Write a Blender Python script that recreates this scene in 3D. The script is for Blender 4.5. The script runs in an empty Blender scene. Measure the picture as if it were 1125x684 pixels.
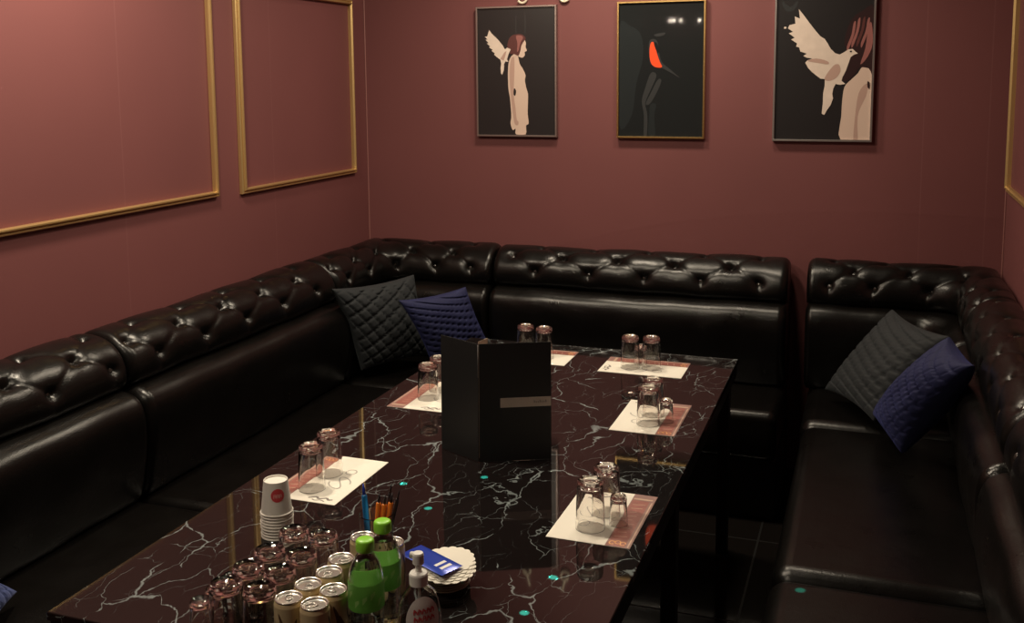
import bpy, bmesh, math, random
from mathutils import Vector, Matrix
random.seed(7)
S = bpy.context.scene
C = S.collection
PI = math.pi

# ------------------------------------------------------------------ materials
def newmat(name):
    m = bpy.data.materials.new(name); m.use_nodes = True
    return m, m.node_tree, m.node_tree.nodes['Principled BSDF']
def plain(name, col, rough=0.5, metal=0.0, spec=0.5, bump=0.0, bscale=200, var=0.0, vscale=8, coat=0.0):
    m, nt, b = newmat(name)
    b.inputs['Base Color'].default_value = (*col, 1)
    b.inputs['Roughness'].default_value = rough
    b.inputs['Metallic'].default_value = metal
    b.inputs['Specular IOR Level'].default_value = spec
    b.inputs['Coat Weight'].default_value = coat
    tc = nt.nodes.new('ShaderNodeTexCoord')
    if bump:
        n = nt.nodes.new('ShaderNodeTexNoise'); n.inputs['Scale'].default_value = bscale
        n.inputs['Detail'].default_value = 3
        nt.links.new(tc.outputs['Object'], n.inputs['Vector'])
        bp = nt.nodes.new('ShaderNodeBump'); bp.inputs['Strength'].default_value = bump; bp.inputs['Distance'].default_value = 0.002
        nt.links.new(n.outputs['Fac'], bp.inputs['Height']); nt.links.new(bp.outputs['Normal'], b.inputs['Normal'])
    if var:
        n = nt.nodes.new('ShaderNodeTexNoise'); n.inputs['Scale'].default_value = vscale
        nt.links.new(tc.outputs['Object'], n.inputs['Vector'])
        r = nt.nodes.new('ShaderNodeMapRange'); r.inputs['To Min'].default_value = 1 - var; r.inputs['To Max'].default_value = 1 + var
        nt.links.new(n.outputs['Fac'], r.inputs['Value'])
        mx = nt.nodes.new('ShaderNodeVectorMath'); mx.operation = 'SCALE'; mx.inputs[0].default_value = col
        nt.links.new(r.outputs['Result'], mx.inputs['Scale']); nt.links.new(mx.outputs['Vector'], b.inputs['Base Color'])
    return m
def mth(nt, op, a, b=None, c=None):
    n = nt.nodes.new('ShaderNodeMath'); n.operation = op
    for i, v in enumerate((a, b, c)):
        if v is None: continue
        if hasattr(v, 'links'): nt.links.new(v, n.inputs[i])
        else: n.inputs[i].default_value = v
    return n.outputs[0]
def sep(nt, vec):
    n = nt.nodes.new('ShaderNodeSeparateXYZ'); nt.links.new(vec, n.inputs[0]); return n.outputs
def mixc(nt, fac, a, b):
    n = nt.nodes.new('ShaderNodeMix'); n.data_type = 'RGBA'
    for s, v in ((n.inputs[0], fac), (n.inputs[6], a), (n.inputs[7], b)):
        if hasattr(v, 'links'): nt.links.new(v, s)
        elif isinstance(v, tuple): s.default_value = (*v, 1)
        else: s.default_value = v
    return n.outputs[2]
def glass(name, col=(1, 1, 1), ior=1.45, rough=0.0):
    m, nt, b = newmat(name)
    b.inputs['Base Color'].default_value = (*col, 1); b.inputs['Transmission Weight'].default_value = 1
    b.inputs['IOR'].default_value = ior; b.inputs['Roughness'].default_value = rough
    return m

WALLCOL = (0.165, 0.055, 0.055)
def wall_mat(name, axis, seams):
    m, nt, b = newmat(name)
    tc = nt.nodes.new('ShaderNodeTexCoord'); o = tc.outputs['Object']
    x = sep(nt, o)['XYZ'.index(axis)]
    fac = None
    for s in seams:
        d = mth(nt, 'ABSOLUTE', mth(nt, 'SUBTRACT', x, s))
        f = mth(nt, 'LESS_THAN', d, 0.0022)
        fac = f if fac is None else mth(nt, 'MAXIMUM', fac, f)
    n = nt.nodes.new('ShaderNodeTexNoise'); n.inputs['Scale'].default_value = 260; nt.links.new(o, n.inputs['Vector'])
    n2 = nt.nodes.new('ShaderNodeTexNoise'); n2.inputs['Scale'].default_value = 1.7; n2.inputs['Detail'].default_value = 3; nt.links.new(o, n2.inputs['Vector'])
    base = mixc(nt, n2.outputs['Fac'], tuple(c * .88 for c in WALLCOL), tuple(c * 1.12 for c in WALLCOL))
    col = mixc(nt, mth(nt, 'MULTIPLY', fac, 0.16), base, (0.30, 0.14, 0.13))
    nt.links.new(col, b.inputs['Base Color'])
    b.inputs['Roughness'].default_value = 0.62; b.inputs['Specular IOR Level'].default_value = 0.35
    bp = nt.nodes.new('ShaderNodeBump'); bp.inputs['Strength'].default_value = 0.12; bp.inputs['Distance'].default_value = 0.0015
    nt.links.new(n.outputs['Fac'], bp.inputs['Height']); nt.links.new(bp.outputs['Normal'], b.inputs['Normal'])
    return m

def marble_mat():
    m, nt, b = newmat('black_marble')
    tc = nt.nodes.new('ShaderNodeTexCoord'); o = tc.outputs['Object']
    def warp(scale, amt, src):
        n = nt.nodes.new('ShaderNodeTexNoise'); n.inputs['Scale'].default_value = scale; n.inputs['Detail'].default_value = 5
        nt.links.new(src, n.inputs['Vector'])
        s = nt.nodes.new('ShaderNodeVectorMath'); s.operation = 'SUBTRACT'; nt.links.new(n.outputs['Color'], s.inputs[0]); s.inputs[1].default_value = (.5, .5, .5)
        k = nt.nodes.new('ShaderNodeVectorMath'); k.operation = 'SCALE'; nt.links.new(s.outputs[0], k.inputs[0]); k.inputs['Scale'].default_value = amt
        a = nt.nodes.new('ShaderNodeVectorMath'); a.operation = 'ADD'; nt.links.new(src, a.inputs[0]); nt.links.new(k.outputs[0], a.inputs[1])
        return a.outputs[0]
    def rot(src, ang, sc):
        mp = nt.nodes.new('ShaderNodeMapping'); mp.inputs['Rotation'].default_value = (0, 0, ang); mp.inputs['Scale'].default_value = sc
        nt.links.new(src, mp.inputs['Vector']); return mp.outputs[0]
    def veins(src, scale, width, seed):
        v = nt.nodes.new('ShaderNodeTexVoronoi'); v.feature = 'DISTANCE_TO_EDGE'; v.inputs['Scale'].default_value = scale
        v.inputs['Randomness'].default_value = 1
        sh = nt.nodes.new('ShaderNodeVectorMath'); sh.operation = 'ADD'; nt.links.new(src, sh.inputs[0]); sh.inputs[1].default_value = (seed, seed * 1.7, 0)
        nt.links.new(sh.outputs[0], v.inputs['Vector'])
        wn = nt.nodes.new('ShaderNodeTexNoise'); wn.inputs['Scale'].default_value = 7; nt.links.new(sh.outputs[0], wn.inputs['Vector'])
        w = nt.nodes.new('ShaderNodeMapRange'); w.inputs['From Min'].default_value = .45; w.inputs['From Max'].default_value = .72
        w.inputs['To Min'].default_value = 0; w.inputs['To Max'].default_value = width
        nt.links.new(wn.outputs['Fac'], w.inputs['Value'])
        ww = mth(nt, 'ADD', w.outputs[0], 1e-4)
        r = mth(nt, 'SUBTRACT', 1.0, mth(nt, 'DIVIDE', v.outputs['Distance'], ww))
        r = mth(nt, 'MAXIMUM', r, 0.0)
        return mth(nt, 'MINIMUM', mth(nt, 'MULTIPLY', r, 1.6), 1.0)
    w1 = warp(3.2, .22, o); w1 = warp(16, .05, w1)
    a = veins(rot(w1, .5, (2.0, 1.0, 1)), 2.4, .020, 3.1)
    w2 = warp(5, .16, o); w2 = warp(22, .03, w2)
    c = veins(rot(w2, -.5, (1.6, 1.0, 1)), 3.8, .014, 11.7)
    d = veins(rot(w2, .2, (2.6, 1.0, 1)), 7.0, .012, 27.3)
    n = nt.nodes.new('ShaderNodeTexNoise'); n.inputs['Scale'].default_value = 30; n.inputs['Detail'].default_value = 4; nt.links.new(o, n.inputs['Vector'])
    v = mth(nt, 'MAXIMUM', a, mth(nt, 'MAXIMUM', mth(nt, 'MULTIPLY', c, .75), mth(nt, 'MULTIPLY', d, .6)))
    v = mth(nt, 'MULTIPLY', v, mth(nt, 'ADD', .35, n.outputs['Fac']))
    col = mixc(nt, v, (0.008, 0.006, 0.006), (0.20, 0.235, 0.24))
    nt.links.new(col, b.inputs['Base Color'])
    b.inputs['Roughness'].default_value = 0.035; b.inputs['Specular IOR Level'].default_value = 0.5
    return m

def floor_mat():
    m, nt, b = newmat('dark_floor_tile')
    tc = nt.nodes.new('ShaderNodeTexCoord'); o = sep(nt, tc.outputs['Object'])
    def joint(x, off):
        f = mth(nt, 'FRACT', mth(nt, 'DIVIDE', mth(nt, 'ADD', x, 30 * .6 - off), .6))
        return mth(nt, 'LESS_THAN', f, .012)
    j = mth(nt, 'MAXIMUM', joint(o[0], -.36), joint(o[1], 3.08))
    nt.links.new(mixc(nt, j, (0.012, 0.010, 0.009), (0.001, 0.001, 0.001)), b.inputs['Base Color'])
    nt.links.new(mth(nt, 'ADD', .09, mth(nt, 'MULTIPLY', j, .7)), b.inputs['Roughness'])
    return m

def leather_mat():
    m, nt, b = newmat('black_leather')
    b.inputs['Base Color'].default_value = (0.0028, 0.0023, 0.0020, 1); b.inputs['Specular IOR Level'].default_value = .38
    tc = nt.nodes.new('ShaderNodeTexCoord'); o = tc.outputs['Object']
    n2 = nt.nodes.new('ShaderNodeTexNoise'); n2.inputs['Scale'].default_value = 9; n2.inputs['Detail'].default_value = 4; nt.links.new(o, n2.inputs['Vector'])
    r = nt.nodes.new('ShaderNodeMapRange'); r.inputs['To Min'].default_value = .22; r.inputs['To Max'].default_value = .38
    nt.links.new(n2.outputs['Fac'], r.inputs['Value']); nt.links.new(r.outputs[0], b.inputs['Roughness'])
    v = nt.nodes.new('ShaderNodeTexVoronoi'); v.inputs['Scale'].default_value = 240; nt.links.new(o, v.inputs['Vector'])
    n3 = nt.nodes.new('ShaderNodeTexNoise'); n3.inputs['Scale'].default_value = 26; n3.inputs['Detail'].default_value = 5; nt.links.new(o, n3.inputs['Vector'])
    h = mth(nt, 'ADD', mth(nt, 'MULTIPLY', v.outputs['Distance'], .25), n3.outputs['Fac'])
    bp = nt.nodes.new('ShaderNodeBump'); bp.inputs['Strength'].default_value = 0.22; bp.inputs['Distance'].default_value = 0.004
    nt.links.new(h, bp.inputs['Height']); nt.links.new(bp.outputs['Normal'], b.inputs['Normal'])
    return m

M = {}
M['leather'] = leather_mat()
M['button'] = plain('button_leather', (0.03, 0.026, 0.023), .12, spec=.8)
M['basewood'] = plain('black_skirt', (0.006, 0.005, 0.005), .5)
M['gold'] = plain('gold_moulding', (0.66, 0.46, 0.20), .36, .75, bump=.1, bscale=90)
M['marble'] = marble_mat()
M['edge'] = plain('table_edge', (0.006, 0.005, 0.005), .3)
M['blackmetal'] = plain('black_metal', (0.006, 0.006, 0.006), .4)
M['paper'] = plain('cream_paper', (0.80, 0.77, 0.68), .6, bump=.03)
M['strip'] = plain('mat_strip', (0.30, 0.105, 0.085), .45, var=.35, vscale=60)
M['stripline'] = plain('mat_strip_line', (0.55, 0.38, 0.28), .45)
M['stripdark'] = plain('mat_strip_border', (0.28, 0.16, 0.14), .45)
M['orn'] = plain('mat_ornament', (0.78, 0.42, 0.16), .45)
M['ink'] = plain('grey_print', (0.22, 0.20, 0.19), .6)
M['palelogo'] = plain('pale_print', (0.36, 0.34, 0.31), .6)
M['glass'] = glass('clear_glass', (1, .985, .97), 1.5)
M['pet'] = glass('clear_plastic', (.98, 1, .98), 1.35)
M['water'] = glass('water', (.98, 1, 1), 1.33)
M['menu'] = plain('menu_cover', (0.007, 0.008, 0.0085), .45, bump=.06, bscale=400)
M['menuedge'] = plain('menu_cover_edge', (0.16, 0.15, 0.15), .4)
M['plate'] = plain('brushed_metal', (0.50, 0.45, 0.40), .38, .7, var=.15, vscale=40)
M['page'] = plain('menu_page', (0.62, 0.52, 0.42), .5)
M['pagered'] = plain('menu_page_red', (0.25, 0.07, 0.07), .5)
M['cup'] = plain('paper_cup_white', (0.78, 0.75, 0.69), .5)
M['red'] = plain('red_print', (0.62, 0.06, 0.07), .5)
M['tin'] = plain('tin_lid', (0.72, 0.70, 0.66), .25, .9)
M['canbody'] = plain('can_beige', (0.62, 0.50, 0.30), .35, .25)
M['canbrown'] = plain('can_brown', (0.10, 0.055, 0.03), .4, .1)
M['green'] = plain('green_cap', (0.28, 0.70, 0.05), .35)
def film(m):
    nt = m.node_tree; b = nt.nodes['Principled BSDF']; o = nt.nodes['Material Output']
    t = nt.nodes.new('ShaderNodeBsdfTranslucent'); x = nt.nodes.new('ShaderNodeMixShader'); x.inputs[0].default_value = .5
    src = b.inputs['Base Color']
    if src.links: nt.links.new(src.links[0].from_socket, t.inputs[0])
    else: t.inputs[0].default_value = src.default_value
    nt.links.new(b.outputs[0], x.inputs[1]); nt.links.new(t.outputs[0], x.inputs[2]); nt.links.new(x.outputs[0], o.inputs[0]); return m
M['glabel'] = plain('green_label', (0.19, 0.52, 0.09), .38, var=.3, vscale=25)
M['glabel2'] = film(plain('green_label_pale', (0.45, 0.70, 0.26), .38))
film(M['glabel'])
M['white'] = plain('white_plastic', (0.80, 0.79, 0.76), .35)
M['pearl'] = plain('pump_label', (0.72, 0.68, 0.65), .4)
M['blue'] = plain('blue_foil', (0.015, 0.05, 0.42), .25, .2)
M['cyan'] = plain('cyan_barrel', (0.01, 0.13, 0.33), .25)
M['orange'] = plain('orange_barrel', (0.75, 0.20, 0.02), .3)
M['darkpen'] = plain('dark_barrel', (0.02, 0.016, 0.02), .3)
M['coaster'] = plain('ivory_card', (0.78, 0.75, 0.66), .7, bump=.15, bscale=120)
M['platepaper'] = plain('paper_plate_rim', (0.62, 0.55, 0.47), .6)
def velvet(name, col, sh):
    m = plain(name, col, .8, bump=.25, bscale=160, var=.2, vscale=14)
    b = m.node_tree.nodes['Principled BSDF']; b.inputs['Sheen Weight'].default_value = .35
    b.inputs['Sheen Roughness'].default_value = .4; b.inputs['Sheen Tint'].default_value = (*sh, 1); return m
M['greyvelvet'] = velvet('charcoal_velvet', (0.013, 0.016, 0.019), (.12, .14, .15))
M['navyvelvet'] = velvet('navy_velvet', (0.009, 0.012, 0.060), (.08, .10, .4))
M['steelblue'] = velvet('blue_velvet', (0.04, 0.06, 0.18), (.3, .35, .6))
M['artblack'] = plain('poster_black', (0.018, 0.016, 0.017), .3)
M['artdark'] = plain('poster_blueblack', (0.016, 0.018, 0.019), .03)
M['artshade'] = plain('poster_grey', (0.022, 0.026, 0.028), .03)
M['artshade2'] = plain('poster_grey_soft', (0.040, 0.042, 0.044), .06)
M['artskin'] = plain('poster_pale', (0.62, 0.47, 0.39), .3)
M['artskin2'] = plain('poster_pale_shade', (0.45, 0.30, 0.25), .3)
M['artwhite'] = plain('poster_white', (0.68, 0.57, 0.49), .3, var=.12, vscale=30)
M['artwhite2'] = plain('poster_white_shade', (0.54, 0.44, 0.38), .3)
M['arthair'] = plain('poster_hair', (0.10, 0.035, 0.033), .3)
M['arthair2'] = plain('poster_hair_light', (0.28, 0.11, 0.10), .3)
M['arthair3'] = plain('poster_hair_dark', (0.03, 0.014, 0.015), .3)
M['artred'] = plain('poster_scarlet', (0.85, 0.09, 0.03), .15)
M['silver'] = plain('silver_frame', (0.62, 0.58, 0.56), .28, .9)
M['bronze'] = plain('bronze_frame', (0.36, 0.29, 0.27), .35, .85)
M['goldframe'] = plain('gilt_frame', (0.75, 0.50, 0.20), .25, .95)
M['cream'] = plain('cream_ornament', (0.75, 0.66, 0.52), .4)

# ------------------------------------------------------------------ mesh helpers
class MB:
    def __init__(s): s.v = []; s.f = []; s.m = []; s.sm = []
    def add(s, vs, fs, mi=0, smooth=True):
        o = len(s.v); s.v += [tuple(v) for v in vs]
        for f in fs: s.f.append([i + o for i in f]); s.m.append(mi); s.sm.append(smooth)
    def box(s, a, b, bev=0.0, seg=3, mi=0, smooth=True):
        bm = bmesh.new(); bmesh.ops.create_cube(bm, size=1)
        for v in bm.verts:
            v.co = Vector(((a[0] + b[0]) / 2 + v.co.x * (b[0] - a[0]), (a[1] + b[1]) / 2 + v.co.y * (b[1] - a[1]), (a[2] + b[2]) / 2 + v.co.z * (b[2] - a[2])))
        if bev: bmesh.ops.bevel(bm, geom=bm.edges[:], offset=bev, segments=seg, affect='EDGES', profile=.5)
        bm.normal_update(); k = len(s.sm)
        big = [max(abs(c) for c in f.normal) > .99999 for f in bm.faces]
        s.addbm(bm, mi, smooth and bev > 0)
        for i, b_ in enumerate(big):
            if b_: s.sm[k + i] = False
    def addbm(s, bm, mi=0, smooth=True):
        bm.verts.index_update()
        s.add([v.co[:] for v in bm.verts], [[v.index for v in f.verts] for f in bm.faces], mi, smooth); bm.free()
    def lathe(s, prof, c=(0, 0, 0), n=32, mi=0, closed=False, sx=1, sy=1, smooth=True):
        """prof: list of (r, z)."""
        vs = []; fs = []
        # support rings beside each profile corner keep the smooth normals true on long walls
        q = []; np_ = len(prof)
        for i in range(np_ if closed else np_ - 1):
            a, b = prof[i], prof[(i + 1) % np_]; l = math.hypot(b[0] - a[0], b[1] - a[1]); q.append(a)
            if l > .0012:
                e = min(.0005, l * .25) / l
                for t in (e, 1 - e): q.append((a[0] + (b[0] - a[0]) * t, a[1] + (b[1] - a[1]) * t))
        if not closed: q.append(prof[-1])
        prof = q; k = len(prof)
        for i in range(n):
            a = 2 * PI * i / n
            for r, z in prof: vs.append((c[0] + r * math.cos(a) * sx, c[1] + r * math.sin(a) * sy, c[2] + z))
        for i in range(n):
            j = (i + 1) % n
            for q in range(k - 1 if not closed else k):
                p = (q + 1) % k
                fs.append((i * k + q, j * k + q, j * k + p, i * k + p))
        bm = bmesh.new()
        bv = [bm.verts.new(v) for v in vs]
        for f in fs:
            try: bm.faces.new([bv[i] for i in f])
            except ValueError: pass
        bmesh.ops.remove_doubles(bm, verts=bm.verts[:], dist=1e-6)
        if bm.calc_volume(signed=True) < 0: bmesh.ops.reverse_faces(bm, faces=bm.faces[:])
        s.addbm(bm, mi, smooth)
    def tube(s, pts, r, n=8, mi=0, cap=True):
        pts = [Vector(p) for p in pts]; vs = []; fs = []
        up = Vector((0.13, .31, .94))
        for i, p in enumerate(pts):
            t = (pts[min(i + 1, len(pts) - 1)] - pts[max(i - 1, 0)]).normalized()
            u = t.cross(up)
            if u.length < 1e-3: u = t.cross(Vector((1, 0, 0)))
            u.normalize(); w = u.cross(t)
            rr = r[i] if isinstance(r, (list, tuple)) else r
            for k in range(n):
                a = 2 * PI * k / n; vs.append(p + u * math.cos(a) * rr + w * math.sin(a) * rr)
        for i in range(len(pts) - 1):
            for k in range(n):
                k2 = (k + 1) % n; fs.append((i * n + k, (i + 1) * n + k, (i + 1) * n + k2, i * n + k2))
        if cap:
            fs.append(tuple(range(n))); fs.append(tuple((len(pts) - 1) * n + k for k in reversed(range(n))))
        s.add(vs, fs, mi)
    def poly(s, pts, mi=0):
        s.add(pts, [tuple(range(len(pts)))], mi, False)
    def build(s, name, mats, parent=None, loc=None):
        me = bpy.data.meshes.new(name)
        base = Vector(loc) if loc is not None else Vector((0, 0, 0))
        me.from_pydata([tuple(Vector(v) - base) for v in s.v], [], s.f)
        if not isinstance(mats, (list, tuple)): mats = [mats]
        for m in mats: me.materials.append(m)
        for p, mi, sm in zip(me.polygons, s.m, s.sm): p.material_index = mi; p.use_smooth = sm
        me.update()
        o = bpy.data.objects.new(name, me); C.objects.link(o)
        if parent is not None: o.parent = parent
        elif loc is not None: o.location = base
        return o
def tag(o, label, cat, group=None, kind=None):
    o['label'] = label; o['category'] = cat
    if group: o['group'] = group
    if kind: o['kind'] = kind
    return o
def thing(name, label, cat, loc=(0, 0, 0), rz=0, group=None):
    o = bpy.data.objects.new(name, None); C.objects.link(o); o.empty_display_size = .05
    o.location = loc; o.rotation_euler = (0, 0, rz)
    return tag(o, label, cat, group)
def dup(root, loc, rz, label, group=None):
    r = root.copy(); C.objects.link(r); r.location = loc; r.rotation_euler = (0, 0, rz); r['label'] = label
    if group: r['group'] = group
    for ch in list(root.children):
        c = ch.copy(); C.objects.link(c); c.parent = r
        for g in list(ch.children):
            d = g.copy(); C.objects.link(d); d.parent = c
    return r
def struct(name, mb, mats):
    o = mb.build(name, mats); o['kind'] = 'structure'; return o

# ------------------------------------------------------------------ room
XL, XR, YB, YF, ZC = -2.315, 0.498, 4.44, -2.2, 2.62
T = .08
def slab(name, a, b, mat):
    m = MB(); m.box(a, b); return struct(name, m, mat)
slab('floor', (XL - T, YF - T, -T), (XR + T, YB + T, 0), floor_mat())
slab('ceiling', (XL - T, YF - T, ZC), (XR + T, YB + T, ZC + T), plain('ceiling_paint', (0.03, 0.02, 0.018), .8))
slab('wall_left', (XL - T, YF, 0), (XL, YB, ZC), wall_mat('wallpaper_left', 'Y', (2.726 - .891, 2.726, 3.617)))
slab('wall_right', (XR, YF, 0), (XR + T, YB, ZC), wall_mat('wallpaper_right', 'Y', (3.3, 2.4)))
slab('wall_back', (XL - T, YB, 0), (XR + T, YB + T, ZC), wall_mat('wallpaper_back', 'X', (.423, .182)))
slab('wall_front', (XL - T, YF - T, 0), (XR + T, YF, ZC), wall_mat('wallpaper_front', 'X', (.2, -.7, -1.6)))
trim_no = [0]
def trim(mb, mats):
    trim_no[0] += 1
    return struct('trim_%d' % trim_no[0], mb, mats)
beadmat = plain('corner_bead', (0.26, 0.11, 0.10), .5)
for x0, x1 in ((XL, XL + .006), (XR - .006, XR)):
    m = MB(); m.box((x0, YB - .006, .0), (x1, YB, ZC), .002, 2); trim(m, beadmat)
def panel_moulding(x, inward, y0, y1, z0, z1):
    """rectangular gilt moulding on a side wall; profile swept round with mitred corners (outer rectangle given)."""
    prof = [(0, 0), (0, .012), (.003, .016), (.008, .016), (.010, .011), (.013, .011), (.017, .022), (.022, .022), (.025, .014), (.025, 0)]
    m = MB(); vs = []; fs = []
    k = len(prof)
    cs = [(y0, z0, 1, 1), (y1, z0, -1, 1), (y1, z1, -1, -1), (y0, z1, 1, -1)]
    for (y, z, sy, sz) in cs:
        for (w, h) in prof: vs.append((x + inward * h, y + sy * w * .86, z + sz * w * .86))
    for i in range(4):
        j = (i + 1) % 4
        for q in range(k - 1): fs.append((i * k + q, j * k + q, j * k + q + 1, i * k + q + 1))
    m.add(vs, fs, 0, False)
    return trim(m, M['gold'])
panel_moulding(XL, 1, 1.95, 3.222, 1.266, 2.06)
panel_moulding(XL, 1, 3.372, 4.302, 1.258, 2.060)
panel_moulding(XR, -1, 3.10, 4.348, 1.246, 2.06)

# ------------------------------------------------------------------ sofa
def arc_resample(pts, n):
    L = [0]
    for a, b in zip(pts, pts[1:]): L.append(L[-1] + math.hypot(b[0] - a[0], b[1] - a[1]))
    out = []
    for i in range(n):
        t = L[-1] * i / (n - 1); k = 0
        while k < len(L) - 2 and L[k + 1] < t: k += 1
        f = (t - L[k]) / max(1e-9, L[k + 1] - L[k])
        out.append((pts[k][0] + (pts[k + 1][0] - pts[k][0]) * f, pts[k][1] + (pts[k + 1][1] - pts[k][1]) * f))
    return out, L[-1]
def catmull(pts, sub=8):
    out = []
    for i in range(len(pts) - 1):
        p0 = pts[max(i - 1, 0)]; p1 = pts[i]; p2 = pts[i + 1]; p3 = pts[min(i + 2, len(pts) - 1)]
        for k in range(sub):
            t = k / sub
            out.append(tuple(.5 * ((2 * p1[j]) + (-p0[j] + p2[j]) * t + (2 * p0[j] - 5 * p1[j] + 4 * p2[j] - p3[j]) * t * t + (-p0[j] + 3 * p1[j] - 3 * p2[j] + p3[j]) * t ** 3) for j in range(2)))
    out.append(pts[-1]); return out
ROLL = [(.012, .885), (.018, .918), (.05, .938), (.10, .944), (.155, .930), (.200, .893), (.222, .845), (.220, .800), (.195, .772)]
CUSH = [(.03, .772), (.13, .776), (.20, .774), (.245, .762), (.272, .735), (.284, .68), (.282, .60), (.270, .52), (.255, .45), (.235, .425)]
def sweep_body(path, L, prof_pts, ns, nt, dscale, hfun, rr, back):
    """closed solid; path(s, d) -> (x, y); prof front open curve + `back` points closing it."""
    prof, A = arc_resample(catmull(prof_pts), nt)
    prof = [(d * dscale, z) for d, z in prof]
    nrm = []
    for i in range(nt):
        a = prof[max(i - 1, 0)]; b = prof[min(i + 1, nt - 1)]
        dx, dz = b[0] - a[0], b[1] - a[1]; l = math.hypot(dx, dz); nrm.append((-dz / l, dx / l))
    # orient outward (first normal should point up or back)
    if nrm[nt // 2][0] < 0: nrm = [(-a, -b) for a, b in nrm]
    ss = []
    for i in range(ns + 1):
        t = i / ns; ss.append(t * L)
    extra = [rr * (1 - math.cos(k * PI / 2 / 5)) for k in range(6)]
    ss = sorted(set([round(x, 5) for x in extra] + [round(L - x, 5) for x in extra] + [round(x, 5) for x in ss if rr < x < L - rr]))
    vs = []; fs = []; tot = nt + len(back)
    def point(s, i, h):
        d, z = prof[i]
        return (*path(s, d + nrm[i][0] * h), z + nrm[i][1] * h)
    for s in ss:
        e = min(s, L - s); off = 0 if e >= rr else rr - math.sqrt(max(0, rr * rr - (rr - e) ** 2))
        for i in range(nt):
            h = hfun(s, A * i / (nt - 1)) * (1 if e > rr else e / rr) - off
            vs.append(point(s, i, h))
        for d, z in back: vs.append((*path(s, d), z))
    n = len(ss)
    for a in range(n - 1):
        for i in range(tot):
            j = (i + 1) % tot
            fs.append((a * tot + i, (a + 1) * tot + i, (a + 1) * tot + j, a * tot + j))
    fs.append(tuple(range(tot))); fs.append(tuple((n - 1) * tot + i for i in reversed(range(tot))))
    bm = bmesh.new(); bv = [bm.verts.new(v) for v in vs]
    for f in fs: bm.faces.new([bv[i] for i in f])
    bmesh.ops.recalc_face_normals(bm, faces=bm.faces[:])
    return bm, point, A, nt, nrm, prof
def segd(px, py, ax, ay, bx, by):
    vx, vy = bx - ax, by - ay; t = max(0, min(1, ((px - ax) * vx + (py - ay) * vy) / (vx * vx + vy * vy)))
    return math.hypot(px - ax - t * vx, py - ay - t * vy)
def straight(x0, y0, ux, uy, nx, ny):
    return lambda s, d: (x0 + ux * s + nx * d, y0 + uy * s + ny * d)
def sofa_module(label, path, L, btn13, btn2, seat_box, base_box, dscale=1.0, ns=150, tuft=1.0, base=(0, 0, 0), group='black leather sofa modules round the table'):
    root = thing('sofa_module', label, 'sofa', base, 0, group)
    b0 = Vector(base)
    G = .004
    P = lambda s, d: path(s + G, d)
    L2 = L - 2 * G
    a1, a2, a3 = .125, .205, .285
    rows = [(a1, btn13), (a2, btn2), (a3, btn13)]
    btns = [(s, a) for a, l in rows for s in l if .02 < s < L2 - .02]
    segs = []
    for s in btn13:
        segs += [(s, a1, s + random.uniform(-.008, .008), .03), (s, a3, s, .335)]
        for q in btn2:
            if abs(q - s) < .16: segs += [(s, a1, q, a2), (s, a3, q, a2)]
    jit = {b: (random.uniform(.85, 1.2)) for b in btns}
    def h(s, a):
        v = 0.004 * math.sin(s * 9 + a * 14) * math.sin(s * 5.1 - a * 9)
        for b in btns:
            r2 = (s - b[0]) ** 2 + (a - b[1]) ** 2
            if r2 < .02:
                v -= tuft * jit[b] * (.012 * math.exp(-r2 / .00030) + .010 * math.exp(-r2 / .0016))
        for g in segs:
            if g[0] - .15 < s < g[0] + .15:
                q = segd(s, a, *g)
                if q < .035: v -= tuft * .0028 * math.exp(-(q / .005) ** 2) + tuft * .0022 * math.exp(-(q / .014) ** 2)
        return v
    bm, point, A, nt, nrm, prof = sweep_body(P, L2, ROLL, ns, 54, dscale, h, .03, [(.16 * dscale, .768), (.012, .768)])
    m = MB(); m.addbm(bm); roll = m.build('tufted_back', M['leather'], root, base)
    for s, a in btns:
        i = min(nt - 1, max(0, round(a / A * (nt - 1))))
        p = Vector(point(s, i, h(s, a) + .0045)); q = Vector(point(s, i, h(s, a) + .02)); nv = (q - p).normalized()
        mb = MB(); bb = bmesh.new(); bmesh.ops.create_uvsphere(bb, u_segments=12, v_segments=8, radius=.0115)
        rot = nv.to_track_quat('Z', 'Y').to_matrix().to_4x4()
        for v in bb.verts: v.co.z *= .55
        bmesh.ops.transform(bb, matrix=Matrix.Translation(p) @ rot, verts=bb.verts[:])
        mb.addbm(bb); o = mb.build('button', M['button'], roll, base)
    hc = lambda s, a: .003 * math.sin(s * 6.0 + 1) * math.sin(a * 8) + .0015 * math.sin(s * 23 + a * 11)
    bm, *_ = sweep_body(P, L2, CUSH, max(40, ns // 2), 40, dscale, hc, .03, [(.03, .425)])
    m = MB(); m.addbm(bm); m.build('back_cushion', M['leather'], root, base)
    (ax, ay, az), (bx, by, bz) = seat_box
    m = MB(); m.box((ax + G, ay + G, az), (bx - G, by - G, bz), .034 if bx < 0 else .052, 7); m.build('seat', M['leather'], root, base)
    (ax, ay, az), (bx, by, bz) = base_box
    m = MB(); m.box((ax + G, ay + G, az), (bx - G, by - G, bz), .006, 2); m.build('base', M['basewood'], root, base)
    return root
def lat(L, off, step=.243): 
    out = []; s = off
    while s < L - .05: out.append(s); s += step
    return out
SZ0, SZ1 = .24, .432
SL, SB, SR = .67, .60, .72
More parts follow.
